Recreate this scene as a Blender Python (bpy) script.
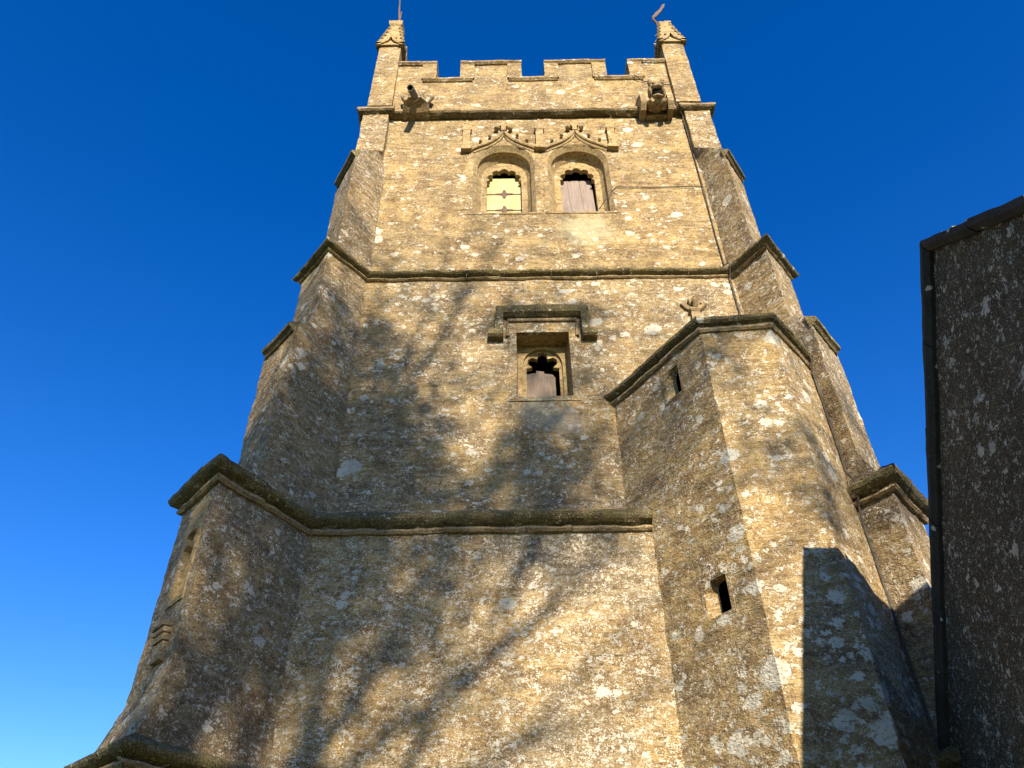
import bpy, bmesh, math, random
import numpy as np
from mathutils import Vector, Matrix, noise
from mathutils.geometry import tessellate_polygon

for o in list(bpy.data.objects):
    bpy.data.objects.remove(o)
SC = bpy.context.scene
COL = SC.collection
R = math.radians

# ------------------------------------------------------------------ camera
cam_d = bpy.data.cameras.new('camera')
cam = bpy.data.objects.new('camera', cam_d)
COL.objects.link(cam)
TH, RO = R(39.5), R(0.75)
rx, fw, up = Vector((1, 0, 0)), Vector((0, math.cos(TH), math.sin(TH))), Vector((0, -math.sin(TH), math.cos(TH)))
r2 = rx * math.cos(RO) - up * math.sin(RO)
u2 = up * math.cos(RO) + rx * math.sin(RO)
cam.matrix_world = Matrix(((r2.x, u2.x, -fw.x, 0), (r2.y, u2.y, -fw.y, 0), (r2.z, u2.z, -fw.z, 1.6), (0, 0, 0, 1)))
cam_d.sensor_width = 36.0
cam_d.lens = 36.0 * 769.0 / 1024.0
cam_d.clip_start = 0.05
cam_d.clip_end = 5000
SC.camera = cam

# ------------------------------------------------------------------ light
TO_SUN = Vector((0.165, -1.0, 0.45)).normalized()
sun_d = bpy.data.lights.new('sun', 'SUN')
sun_d.energy = 5.0
sun_d.angle = R(0.53)
sun_d.color = (1.0, 0.89, 0.715)
sun = bpy.data.objects.new('sun', sun_d)
COL.objects.link(sun)
sun.location = TO_SUN * 60
sun.rotation_euler = (-TO_SUN).to_track_quat('-Z', 'Y').to_euler()
world = bpy.data.worlds.new('World')
SC.world = world
world.use_nodes = True
wn, wl = world.node_tree.nodes, world.node_tree.links
bg = wn['Background']
sky = wn.new('ShaderNodeTexSky')
sky.sky_type = 'NISHITA'
sky.sun_disc = False
sky.sun_elevation = math.asin(TO_SUN.z)
sky.sun_rotation = math.atan2(TO_SUN.x, TO_SUN.y)
sky.altitude = 300
sky.air_density = 1.0
sky.dust_density = 0.15
sky.ozone_density = 3.0
hs = wn.new('ShaderNodeHueSaturation')
hs.inputs['Saturation'].default_value = 1.37
hs.inputs['Hue'].default_value = 0.517
hs.inputs['Value'].default_value = 1.0
wl.new(sky.outputs[0], hs.inputs['Color'])
wl.new(hs.outputs[0], bg.inputs['Color'])
bg.inputs['Strength'].default_value = 0.106

SC.view_settings.view_transform = 'Standard'
SC.view_settings.look = 'None'
SC.view_settings.exposure = 1.15
SC.view_settings.gamma = 1.0
SC.view_settings.use_curve_mapping = False

# ------------------------------------------------------------------ materials
class NT:
    """small helper round a node tree"""
    def __init__(s, name):
        s.m = bpy.data.materials.new(name)
        s.m.use_nodes = True
        s.n, s.l = s.m.node_tree.nodes, s.m.node_tree.links
        s.b = s.n['Principled BSDF']
        s.b.inputs['Specular IOR Level'].default_value = 0.15
        s.b.inputs['Roughness'].default_value = 0.95
    def put(s, sock, v):
        if isinstance(v, bpy.types.NodeSocket):
            s.l.new(v, sock)
        elif isinstance(v, (tuple, list)) and len(v) == 3 and sock.type == 'RGBA':
            sock.default_value = (*v, 1)
        else:
            sock.default_value = v
    def math(s, op, a, b=0.0, c=None):
        n = s.n.new('ShaderNodeMath'); n.operation = op
        s.put(n.inputs[0], a); s.put(n.inputs[1], b)
        if c is not None: s.put(n.inputs[2], c)
        return n.outputs[0]
    def vec(s, op, a, b):
        n = s.n.new('ShaderNodeVectorMath'); n.operation = op
        s.put(n.inputs[0], a); s.put(n.inputs[1], b)
        return n.outputs[0]
    def noise(s, v, scale, detail=4, rough=.55, color=False):
        n = s.n.new('ShaderNodeTexNoise')
        s.put(n.inputs['Vector'], v); n.inputs['Scale'].default_value = scale
        n.inputs['Detail'].default_value = detail; n.inputs['Roughness'].default_value = rough
        return n.outputs['Color' if color else 'Fac']
    def voro(s, v, scale, rnd=1.0, feature='F1'):
        n = s.n.new('ShaderNodeTexVoronoi'); n.feature = feature
        s.put(n.inputs['Vector'], v); n.inputs['Scale'].default_value = scale
        n.inputs['Randomness'].default_value = rnd
        return n
    def ramp(s, f, a, b, lo=0.0, hi=1.0):
        n = s.n.new('ShaderNodeMapRange'); n.interpolation_type = 'SMOOTHSTEP'
        s.put(n.inputs[0], f)
        for i, v in enumerate((a, b, lo, hi)): s.put(n.inputs[i + 1], v)
        return n.outputs[0]
    def mix(s, f, a, b, blend='MIX'):
        n = s.n.new('ShaderNodeMix'); n.data_type = 'RGBA'; n.blend_type = blend
        s.put(n.inputs[0], f); s.put(n.inputs[6], a); s.put(n.inputs[7], b)
        return n.outputs[2]
    def mapping(s, v, scale=(1, 1, 1), loc=(0, 0, 0)):
        n = s.n.new('ShaderNodeMapping')
        s.put(n.inputs['Vector'], v); n.inputs['Scale'].default_value = scale; n.inputs['Location'].default_value = loc
        return n.outputs[0]
    def sep(s, v):
        n = s.n.new('ShaderNodeSeparateXYZ'); s.put(n.inputs[0], v); return n.outputs
    def bump(s, h, strength, dist, normal=None):
        n = s.n.new('ShaderNodeBump')
        s.put(n.inputs['Height'], h); n.inputs['Strength'].default_value = strength; n.inputs['Distance'].default_value = dist
        if normal is not None: s.put(n.inputs['Normal'], normal)
        return n.outputs[0]
    def coord(s, which):
        n = s.n.new('ShaderNodeTexCoord'); return n.outputs[which]

def masonry(name, gold=(.455, .305, .118), brown=(.225, .138, .058), grey=(.175, .14, .10), pale=(.55, .43, .24),
            lichen=1.0, big=1.0, speck=1.0, row=.115, width=.33, mortar=.005, seed=0.0, greying=.5, relief=1.0, stains=False, courses=True, joint_vis=.4, contrast=1.0, low=0.0):
    t = NT(name)
    P = t.vec('MULTIPLY', t.vec('ADD', t.coord('Object'), (seed, seed * .7, seed * .3)), (1, 1, 1.25))
    UV = t.coord('UV')
    # coursed rubble: warped brick pattern in metres
    w = t.noise(UV, 1.1, 1, .5, True)
    wv = t.vec('MULTIPLY', t.vec('SUBTRACT', w, (.5, .5, .5)), (.30, .17, 0))
    w2 = t.noise(UV, 9, 1, .6, True)
    wv2 = t.vec('MULTIPLY', t.vec('SUBTRACT', w2, (.5, .5, .5)), (.06, .034, 0))
    uvw = t.vec('ADD', t.vec('ADD', UV, wv), wv2)
    br = t.n.new('ShaderNodeTexBrick')
    t.put(br.inputs['Vector'], uvw)
    br.offset = .43; br.squash = 1.35; br.squash_frequency = 3
    br.inputs['Scale'].default_value = 1.0
    br.inputs['Mortar Size'].default_value = mortar
    br.inputs['Mortar Smooth'].default_value = .6
    br.inputs['Brick Width'].default_value = width
    br.inputs['Row Height'].default_value = row
    br.inputs['Color1'].default_value = (0, 0, 0, 1)
    br.inputs['Color2'].default_value = (1, 1, 1, 1)
    br.inputs['Mortar'].default_value = (.5, .5, .5, 1)
    cell = br.outputs['Color']; joint = br.outputs['Fac']
    big_n = t.noise(P, .55, 2, .6)
    mid_n = t.noise(P, 2.6, 4, .65)
    fine = t.noise(P, 17, 4, .75)
    grit = t.noise(P, 60, 2, .75)
    bed = t.noise(t.mapping(uvw, (2.2, 15, 1)), 1.0, 4, .75)        # natural bedding, stretched along the course
    c = t.mix(t.ramp(mid_n, .36, .66), gold, brown)
    c = t.mix(t.ramp(big_n, .40, .66, 0, greying), c, grey)
    if courses:
        c = t.mix(t.math('MULTIPLY', t.ramp(cell, .55, 1.0), .22), c, pale)
        c = t.mix(t.math('MULTIPLY', t.ramp(cell, .40, 0.0), .25), c, brown)
    c = t.mix(t.ramp(bed, .51, .70, 0, .65), c, pale)
    c = t.mix(t.ramp(bed, .47, .32, 0, .75 * contrast), c, (.12, .08, .04))
    crust = t.noise(t.mapping(P, (1, 1, 1.7)), 5.5, 4, .75)
    c = t.mix(t.ramp(crust, .54, .68, 0, .6 * contrast), c, (.105, .078, .048))
    c = t.mix(t.ramp(fine, .54, .68, 0, .6), c, pale)
    c = t.mix(t.ramp(fine, .46, .34, 0, .8 * contrast), c, (.085, .06, .034))
    c = t.mix(t.ramp(grit, .55, .68, 0, .55), c, (.62, .54, .38))
    c = t.mix(t.ramp(grit, .44, .33, 0, .75 * contrast), c, (.06, .043, .025))
    if courses:
        c = t.mix(t.math('MULTIPLY', joint, t.ramp(t.noise(P, 2.3, 4), .46, .66, .0, joint_vis)), c, (.12, .085, .05))
    # crustose lichen: round patches at three sizes, dense only where the colony grows
    lw = t.vec('MULTIPLY', t.vec('SUBTRACT', t.noise(P, 14, 2, .7, True), (.5, .5, .5)), (.17, .17, .13))
    lw2 = t.vec('MULTIPLY', t.vec('SUBTRACT', t.noise(P, 45, 1, .7, True), (.5, .5, .5)), (.045, .045, .04))
    LP = t.vec('ADD', t.vec('ADD', P, lw), lw2)
    masks = []
    for sc_, rad, dens, soft, amount in ((2.3, .24, .36, .03, big), (5.2, .28, .44, .045, lichen), (11., .34, .46, .07, lichen), (24., .42, .50, .12, speck), (50., .50, .5, .22, speck)):
        if amount <= 0: continue
        v = t.voro(LP, sc_)
        rnd = t.sep(v.outputs['Color'])[0]
        col = t.noise(P, sc_ * .28 + .3, 2, .6)
        r = t.math('MULTIPLY', t.math('MULTIPLY', rnd, rad * 1.6), t.ramp(col, .66 - .13 * amount, .73 - .12 * amount))
        if low and sc_ < 12: r = t.math('ADD', r, t.math('MULTIPLY', t.ramp(t.sep(t.coord('Object'))[2], 5.6, 3.6, 0, low), t.ramp(t.noise(P, 1.7, 3), .42, .56)))
        masks.append(t.ramp(t.math('SUBTRACT', r, v.outputs['Distance']), 0.0, soft))
    lm = masks[0]
    for k in masks[1:]: lm = t.math('MAXIMUM', lm, k)
    holes = t.ramp(t.noise(P, 26, 3, .75), .36, .47, .15, 1)
    lm = t.math('MULTIPLY', lm, holes)
    lc = t.mix(t.ramp(t.noise(P, 4, 3), .4, .6), (.74, .69, .56), (.55, .52, .43))
    c = t.mix(t.math('MULTIPLY', lm, .92), c, lc)
    # rusty / orange lichen, sparse
    ov = t.ramp(t.noise(P, 6.5, 4, .7), .69, .75, 0, .6)
    c = t.mix(ov, c, (.45, .26, .06))
    if stains:
        # verdigris wash below the louvre light and the right belfry light
        for (cx, cz, sx, sz, colr, amt) in ((.40, 8.15, .42, .42, (.30, .32, .26), .5), (.75, 7.95, .35, .30, (.24, .25, .23), .55), (1.32, 12.2, .62, .55, (.52, .48, .30), .6)):
            x, y, z = t.sep(t.coord('Object'))
            dx = t.math('DIVIDE', t.math('SUBTRACT', x, cx), sx); dz = t.math('DIVIDE', t.math('SUBTRACT', z, cz), sz)
            d = t.math('SQRT', t.math('ADD', t.math('MULTIPLY', dx, dx), t.math('MULTIPLY', dz, dz)))
            d = t.math('ADD', d, t.math('MULTIPLY', t.math('SUBTRACT', t.noise(P, 5, 4, .7), .5), 1.4))
            c = t.mix(t.math('MULTIPLY', t.ramp(d, 1.0, .35), amt), c, colr)
    c = t.mix(1.0, c, (.79, .785, .77), 'MULTIPLY')                # overall value of the stone
    t.put(t.b.inputs['Base Color'], c)
    # relief comes from its own short chain of textures (the bump node samples it three times)
    h = t.math('MULTIPLY', t.noise(t.mapping(P, (1, 1, 1.6)), 6, 5, .72), 1.5)
    h = t.math('ADD', h, t.math('MULTIPLY', t.noise(t.mapping(UV, (2.2, 15, 1)), 1.0, 3, .7), .5))
    h = t.math('ADD', h, t.math('MULTIPLY', t.noise(P, 48, 1, .7), .35))
    t.put(t.b.inputs['Normal'], t.bump(h, 1.0, .028 * relief))
    return t.m

def simple(name, a, b, scale=4, c=None, rough=.85, bump=.004, stretch=(1, 1, 1), metal=0, lichen=0.0):
    t = NT(name)
    P = t.mapping(t.coord('Object'), stretch)
    f = t.noise(P, scale, 6, .65)
    col = t.mix(t.ramp(f, .35, .65), a, b)
    g = t.noise(P, scale * 9, 4, .7)
    if c: col = t.mix(t.ramp(g, .5, .7, 0, .8), col, c)
    if lichen:
        v = t.voro(t.vec('ADD', t.coord('Object'), t.vec('MULTIPLY', t.noise(t.coord('Object'), 18, 3, .6, True), (.08, .08, .08))), 8)
        r = t.math('MULTIPLY', t.sep(v.outputs['Color'])[0], lichen)
        col = t.mix(t.ramp(t.math('SUBTRACT', r, v.outputs['Distance']), 0, .06, 0, .85), col, (.55, .52, .42))
    t.put(t.b.inputs['Base Color'], col)
    t.b.inputs['Roughness'].default_value = rough
    t.b.inputs['Metallic'].default_value = metal
    t.put(t.b.inputs['Normal'], t.bump(t.math('ADD', f, t.math('MULTIPLY', g, .5)), 1.0, bump))
    return t.m

M = {}
M['wall_low'] = masonry('lichened_rubble_stone', lichen=1.0, big=.6, speck=1.7, seed=3.1, greying=.7, stains=True, joint_vis=.15)
M['wall_mid'] = masonry('golden_rubble_stone', lichen=1.2, big=1.1, speck=1.25, seed=11.7, greying=.5, stains=True, joint_vis=.2)
M['wall_top'] = masonry('pale_gold_rubble_stone', gold=(.49, .335, .135), lichen=1.25, big=.9, speck=.8, seed=7.9, greying=.25, stains=True, joint_vis=.4, contrast=1.0)
M['buttress'] = masonry('buttress_stone', gold=(.405, .27, .11), lichen=1.2, big=1.2, speck=1.3, joint_vis=.2, row=.15, width=.42, seed=21.3, greying=.7)
M['turret'] = masonry('turret_stone', gold=(.46, .307, .113), lichen=1.45, big=1.9, speck=1.2, low=.13, joint_vis=.25, contrast=.85, row=.14, width=.45, seed=31.9, greying=.3)
M['dressed'] = masonry('dressed_limestone', gold=(.50, .35, .15), brown=(.37, .25, .105), grey=(.34, .26, .15), lichen=.45, big=0, speck=.4, seed=41.2, greying=.4, relief=.5, courses=False)
M['moss'] = masonry('mossy_moulding_stone', gold=(.22, .172, .065), brown=(.105, .082, .032), grey=(.11, .095, .062), pale=(.22, .18, .07), lichen=.6, big=0, speck=.5, seed=51.4, greying=.6, relief=.9, courses=False)
M['roll'] = masonry('weathered_moulding_stone', gold=(.40, .28, .13), brown=(.27, .19, .10), grey=(.24, .19, .13), lichen=.6, big=0, speck=.5, seed=61.4, greying=.4, relief=.6, courses=False)
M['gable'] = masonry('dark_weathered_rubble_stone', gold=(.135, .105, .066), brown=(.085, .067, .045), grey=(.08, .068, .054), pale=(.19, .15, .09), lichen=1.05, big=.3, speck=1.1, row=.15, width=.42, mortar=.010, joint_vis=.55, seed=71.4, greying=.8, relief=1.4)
M['slate'] = masonry('stone_roof_slate', gold=(.24, .20, .13), brown=(.16, .13, .09), grey=(.15, .13, .10), lichen=.8, big=.5, row=.2, width=.28, mortar=.012, seed=81.1, greying=.8)
M['lead'] = simple('weathered_lead', (.10, .095, .09), (.16, .15, .14), 6, (.05, .05, .05), .7, .002)
M['iron'] = simple('rusted_iron', (.10, .07, .055), (.17, .11, .08), 20, (.05, .035, .03), .8, .002)
M['cable'] = simple('dark_cable', (.05, .045, .04), (.09, .08, .07), 10)
M['cream'] = simple('cream_painted_shutter', (.48, .42, .20), (.41, .36, .165), 3, (.28, .24, .115), .7, .002, (1, 1, 3))
M['board'] = simple('weathered_pinkish_board', (.28, .222, .185), (.22, .172, .142), 5, (.15, .115, .095), .85, .004, (6, 1, .7))
M['dark_board'] = simple('weathered_grey_board', (.24, .19, .145), (.17, .13, .10), 5, (.12, .09, .07), .85, .004, (6, 1, .7))
M['void'] = simple('black_interior_shade', (.012, .010, .008), (.02, .016, .012), 3)  # near-black colour stands in for the shade inside openings
M['bark'] = simple('grey_bark', (.12, .10, .08), (.08, .065, .05), 4, (.05, .04, .03), .95, .01, (1, 1, .3))
M['leaf'] = simple('dry_brown_leaf', (.16, .09, .04), (.10, .06, .03), 5)
M['grass'] = simple('churchyard_grass', (.035, .055, .015), (.055, .07, .02), 1.2, (.09, .085, .035), .95, .03)
M['soffit'] = simple('dark_coping_stone', (.055, .050, .043), (.038, .034, .030), 5, (.085, .076, .06), .95, .008, lichen=.25)  # very dark stone tone, used for the whole gable coping

# ------------------------------------------------------------------ mesh helpers
def jit(p, amp=1.0, f=1.0):
    a = noise.noise_vector(Vector((p[0] * 2.1 * f, p[1] * 2.1 * f, p[2] * 2.6 * f)))
    b = noise.noise_vector(Vector((p[0] * 8 * f + 9, p[1] * 8 * f, p[2] * 9 * f)))
    q = Vector(p) + (a * .010 + b * .006) * amp
    if amp > 1.45: q += noise.noise_vector(Vector((p[0] * 21, p[1] * 21, p[2] * 21))) * .0075
    return q

class MB:
    def __init__(s): s.v, s.f, s.uv, s.mi = [], [], [], []
    def face(s, pts, uvs=None, mi=0):
        i = len(s.v); s.v += [tuple(p) for p in pts]
        s.f.append(list(range(i, i + len(pts)))); s.mi.append(mi)
        if uvs is None:
            n = Vector((0, 0, 0))
            P = [Vector(p) for p in pts]
            for k in range(len(P)): n += P[k].cross(P[(k + 1) % len(P)])
            ax = max(range(3), key=lambda k: abs(n[k]))
            uvs = [((p[1], p[2]) if ax == 0 else (p[0], p[2]) if ax == 1 else (p[0], p[1])) for p in pts]
        s.uv.append([tuple(u) for u in uvs])
    def patch(s, p00, p10, p11, p01, step=.09, amp=1.0, holes=(), u0=0.0, mi=0, vz=True):
        """bilinear stone face; holes are (u0,u1,z0,z1) in metres along the bottom edge / height"""
        p00, p10, p11, p01 = map(Vector, (p00, p10, p11, p01))
        L = max((p10 - p00).length, (p11 - p01).length); H = max((p01 - p00).length, (p11 - p10).length)
        def cuts(n_len, extra):
            n = max(1, int(round(n_len / step))); c = [i / n for i in range(n + 1)]
            for e in extra:
                if 0 < e < 1:
                    k = min(range(len(c)), key=lambda q: abs(c[q] - e))
                    if 0 < k < len(c) - 1: c[k] = e
            return sorted(set(c))
        z0, z1 = p00.z, p01.z
        us = cuts(L, [h[i] / L for h in holes for i in (0, 1)])
        vs = cuts(H, [(h[i] - z0) / (z1 - z0) for h in holes for i in (2, 3)] if holes else [])
        base = len(s.v); nu, nv = len(us), len(vs)
        uvl = []
        for v in vs:
            for u in us:
                p = (p00 * (1 - u) + p10 * u) * (1 - v) + (p01 * (1 - u) + p11 * u) * v
                uvl.append((u0 + u * L, p.z if vz else v * H))
                s.v.append(tuple(jit(p, amp) if amp else p))
        for j in range(nv - 1):
            for i in range(nu - 1):
                uc, zc = (us[i] + us[i + 1]) / 2 * L, z0 + (vs[j] + vs[j + 1]) / 2 * (z1 - z0)
                if any(h[0] < uc < h[1] and h[2] < zc < h[3] for h in holes): continue
                ids = [j * nu + i, j * nu + i + 1, (j + 1) * nu + i + 1, (j + 1) * nu + i]
                s.f.append([base + k for k in ids]); s.uv.append([uvl[k] for k in ids]); s.mi.append(mi)
    def box(s, a, b, mi=0, mat=None):
        (x0, y0, z0), (x1, y1, z1) = a, b
        c = [Vector((x, y, z)) for z in (z0, z1) for y in (y0, y1) for x in (x0, x1)]
        if mat is not None: c = [mat @ p for p in c]
        for q in ((0, 1, 5, 4), (1, 3, 7, 5), (3, 2, 6, 7), (2, 0, 4, 6), (4, 5, 7, 6), (2, 3, 1, 0)):
            s.face([c[k] for k in q], mi=mi)
    def loft(s, rings, step=.1, amp=1.0, closed=True, cap=True, mi=0, u0=0.0, smooth_uv=True):
        """rings: lists of 3D points, counter-clockwise from above"""
        n = len(rings[0]); run = [0]
        for k in range(n): run.append(run[-1] + (Vector(rings[0][(k + 1) % n]) - Vector(rings[0][k])).length)
        for a, b in zip(rings, rings[1:]):
            for k in range(n if closed else n - 1):
                q = (k + 1) % n
                s.patch(a[k], a[q], b[q], b[k], step, amp, u0=u0 + run[k], mi=mi)
        if cap:
            s.face([jit(p, amp) for p in rings[-1]], mi=mi); s.face([jit(p, amp) for p in reversed(rings[0])], mi=mi)
    def tube(s, pts, radii, n=8, mi=0, cap=True):
        pts = [Vector(p) for p in pts]
        if not hasattr(radii, '__len__'): radii = [radii] * len(pts)
        rings = []
        prev = None
        for i, p in enumerate(pts):
            t = (pts[min(i + 1, len(pts) - 1)] - pts[max(i - 1, 0)]).normalized()
            if prev is None:
                a = t.orthogonal().normalized()
            else:
                a = (prev - t * prev.dot(t)).normalized()
            prev = a
            b = t.cross(a)
            base = len(s.v)
            for k in range(n):
                w = 2 * math.pi * k / n
                s.v.append(tuple(p + (a * math.cos(w) + b * math.sin(w)) * radii[i]))
            rings.append(base)
        for a, b in zip(rings, rings[1:]):
            for k in range(n):
                q = (k + 1) % n
                s.f.append([a + k, a + q, b + q, b + k]); s.mi.append(mi)
                s.uv.append([(k / n, 0), ((k + 1) / n, 0), ((k + 1) / n, 1), (k / n, 1)])
        if cap:
            s.f.append([rings[-1] + k for k in range(n)]); s.mi.append(mi); s.uv.append([(0, 0)] * n)
            s.f.append([rings[0] + n - 1 - k for k in range(n)]); s.mi.append(mi); s.uv.append([(0, 0)] * n)
    def sweep(s, path, z, prof, step=.11, amp=1.0, caps=True):
        """moulding: profile [(out, dz, material index)] swept along a plan path, outward = right-hand side"""
        path = [Vector((p[0], p[1])) for p in path]
        nrm = []
        for i in range(len(path)):
            ds = []
            if i > 0: ds.append((path[i] - path[i - 1]).normalized())
            if i < len(path) - 1: ds.append((path[i + 1] - path[i]).normalized())
            ns = [Vector((d.y, -d.x)) for d in ds]
            if len(ns) == 2:
                m = (ns[0] + ns[1]).normalized(); m = m / max(.35, m.dot(ns[0]))
            else: m = ns[0]
            nrm.append(m)
        def pt(i, o, dz):
            q = path[i] + nrm[i] * o
            return Vector((q.x, q.y, z + dz))
        run = 0
        rr = random.Random(int(z * 100) + int(path[0].x * 37))
        for i in range(len(path) - 1):
            L = (path[i + 1] - path[i]).length
            m = max(1, int(round(L / .78)))
            cut = [0] + sorted(max(.02, min(.98, (k + rr.uniform(-.2, .2)) / m)) for k in range(1, m)) + [1]
            for c0, c1 in zip(cut, cut[1:]):                       # each length of moulding is a stone, set a little differently
                do, dz_ = rr.uniform(-.007, .007) * amp, rr.uniform(-.005, .005) * amp
                g0, g1 = (c0 + .003 / L if c0 > 0 else c0), (c1 - .003 / L if c1 < 1 else c1)
                for a, b in zip(prof, prof[1:]):
                    q = lambda t, r: pt(i, r[0] + do, r[1] + dz_) * (1 - t) + pt(i + 1, r[0] + do, r[1] + dz_) * t
                    s.patch(q(g0, a), q(g1, a), q(g1, b), q(g0, b), step, amp, u0=run, mi=b[2] if len(b) > 2 else 0)
            run += L
        if caps:
            s.face([jit(pt(0, a[0], a[1]), amp) for a in reversed(prof)])
            s.face([jit(pt(len(path) - 1, a[0], a[1]), amp) for a in prof])
    def plate(s, outer, holes, y0, y1, mat=None, mi=0, reveal=True, back=False):
        """flat plate in the x-z plane with holes, front at y0 and back at y1"""
        T = mat if mat is not None else Matrix.Identity(4)
        loops = [outer] + list(holes)
        flat = [p for l in loops for p in l]
        tris = tessellate_polygon([[Vector((p[0], p[1], 0)) for p in l] for l in loops])
        def P(p, y): return T @ Vector((p[0], y, p[1]))
        for tr in tris:
            q = [flat[k] for k in tr]
            ar = (q[1][0] - q[0][0]) * (q[2][1] - q[0][1]) - (q[2][0] - q[0][0]) * (q[1][1] - q[0][1])
            if ar < 0: q = [q[0], q[2], q[1]]
            s.face([P(p, y0) for p in q], [(p[0], p[1]) for p in q], mi)
            if back: s.face([P(p, y1) for p in reversed(q)], [(p[0], p[1]) for p in reversed(q)], mi)
        for li, l in enumerate(loops):
            if li == 0 and not reveal: continue
            for k in range(len(l)):
                a, b = l[k], l[(k + 1) % len(l)]
                s.face([P(a, y0), P(a, y1), P(b, y1), P(b, y0)], [(a[0], y0), (a[0], y1), (b[0], y1), (b[0], y0)], mi)
    def bridge(s, la, ya, lb, yb, mat=None, mi=0):
        T = mat if mat is not None else Matrix.Identity(4)
        n = len(la)
        for k in range(n - 1):
            a, b, c, d = la[k], la[k + 1], lb[k + 1], lb[k]
            s.face([T @ Vector((a[0], ya, a[1])), T @ Vector((d[0], yb, d[1])), T @ Vector((c[0], yb, c[1])), T @ Vector((b[0], ya, b[1]))], mi=mi)
    def build(s, name, mats, parent=None, smooth=None, weld=False, bevel=0):
        me = bpy.data.meshes.new(name)
        me.from_pydata(s.v, [], s.f)
        if not isinstance(mats, (list, tuple)): mats = [mats]
        for m in mats: me.materials.append(m)
        ul = me.uv_layers.new(name='UVMap')
        flat = np.array([c for f in s.uv for u in f for c in u], dtype=np.float32)
        ul.data.foreach_set('uv', flat)
        me.polygons.foreach_set('material_index', np.array(s.mi, dtype=np.int32))
        if weld or bevel:
            bm = bmesh.new(); bm.from_mesh(me)
            bmesh.ops.remove_doubles(bm, verts=bm.verts, dist=.0008)
            bmesh.ops.recalc_face_normals(bm, faces=bm.faces)
            if bevel:
                ed = [e for e in bm.edges if len(e.link_faces) == 2 and e.calc_face_angle(0) > .5]
                bmesh.ops.bevel(bm, geom=ed, offset=bevel, segments=2, profile=.6, affect='EDGES', clamp_overlap=True)
            bm.to_mesh(me); bm.free()
        if smooth is not None:
            me.polygons.foreach_set('use_smooth', [True] * len(me.polygons))
            me.set_sharp_from_angle(angle=R(smooth))
        ob = bpy.data.objects.new(name, me)
        COL.objects.link(ob)
        if parent is not None: ob.parent = parent
        return ob

def blob(mb, c, r, nu=14, nv=9, amp=1.6):
    c = Vector(c)
    P = lambda i, j: jit(c + Vector((r[0] * math.sin(math.pi * j / nv) * math.cos(2 * math.pi * i / nu), r[1] * math.sin(math.pi * j / nv) * math.sin(2 * math.pi * i / nu), r[2] * math.cos(math.pi * j / nv))), amp)
    for j in range(nv):
        for i in range(nu):
            q = [P(i, j), P(i, j + 1), P(i + 1, j + 1), P(i + 1, j)]
            if j == 0: q = [q[0], q[1], q[2]]
            elif j == nv - 1: q = [q[0], q[1], q[3]]
            mb.face(q)

def thing(name, label, cat, loc=(0, 0, 0)):
    o = bpy.data.objects.new(name, None)
    o.location = loc; o.empty_display_size = .3
    COL.objects.link(o)
    o['label'] = label; o['category'] = cat
    return o
def fix(o, parent):
    """parts are modelled in world space, keep them there under a moved parent"""
    o.matrix_parent_inverse = Matrix.Translation(-parent.location)
    return o

# ------------------------------------------------------------------ ground
g = MB()
g.face([(-1500, -1500, 0), (1500, -1500, 0), (1500, 1500, 0), (-1500, 1500, 0)])
go = g.build('ground', M['grass']); go['kind'] = 'structure'

# ------------------------------------------------------------------ the tower
XC = .60                                    # axis of the tower
Y1, Y2, Y3, YP = 8.25, 8.58, 8.66, 8.60     # front planes of the three stages and the parapet
Z1, Z2, Z3 = 6.10, 10.86, 15.74             # undersides of the three string courses
XL, XR, YB = -2.90, 4.10, 15.5
tower = thing('church_tower', 'tall golden stone church tower with battlements, corner buttresses and lichen patches', 'church tower', (XC, 12.0, 0))
def part(mb, name, mats, parent=None, **k):
    return fix(mb.build(name, mats, tower, **k), tower) if parent is None else sub(mb, name, mats, parent, **k)
def sub(mb, name, mats, parent, **k):
    o = mb.build(name, mats, parent, **k)
    if parent is not tower: return o
    return fix(o, tower)
# children of parts: parts keep identity transforms apart from the inverse, so sub-parts just follow

# window holes
BW = [(-.10, 12.70), (1.31, 12.70)]         # belfry lights: centre, sill
LV = (.475, 8.43)                           # louvre light
w = MB()
w.patch((XL, Y1, -.1), (XR, Y1, -.1), (XR, Y1, Z1 + .1), (XL, Y1, Z1 + .1), .085)
w.patch((XL, Y1, Z1 + .1), (XR, Y1, Z1 + .1), (XR, Y2, Z1 + .5), (XL, Y2, Z1 + .5), .085)
w.patch((XL, YB, 0), (XL, Y1, 0), (XL, Y1, Z1 + .1), (XL, YB, Z1 + .1), .4)
w.patch((XR, Y1, 0), (XR, YB, 0), (XR, YB, Z1 + .1), (XR, Y1, Z1 + .1), .4)
part(w, 'lower_wall', M['wall_low'], smooth=40)
w = MB()
w.patch((XL, Y2, Z1 + .5), (XR, Y2, Z1 + .5), (XR, Y2, Z2 + .05), (XL, Y2, Z2 + .05), .085,
        holes=[(LV[0] - .50 - XL, LV[0] + .50 - XL, LV[1] - .06, LV[1] + 1.40)])
w.patch((XL, YB, Z1 + .1), (XL, Y2, Z1 + .1), (XL, Y2, Z2 + .1), (XL, YB, Z2 + .1), .4)
w.patch((XR, Y2, Z1 + .1), (XR, YB, Z1 + .1), (XR, YB, Z2 + .1), (XR, Y2, Z2 + .1), .4)
part(w, 'middle_wall', M['wall_mid'], smooth=40)
w = MB()
w.patch((XL, Y3, Z2), (XR, Y3, Z2), (XR, Y3, Z3 + .1), (XL, Y3, Z3 + .1), .085,
        holes=[(x - .64 - XL, x + .64 - XL, z - .02, z + 2.15) for x, z in BW])
w.patch((XL, YB, Z2), (XL, Y3, Z2), (XL, Y3, Z3 + .1), (XL, YB, Z3 + .1), .4)
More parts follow.
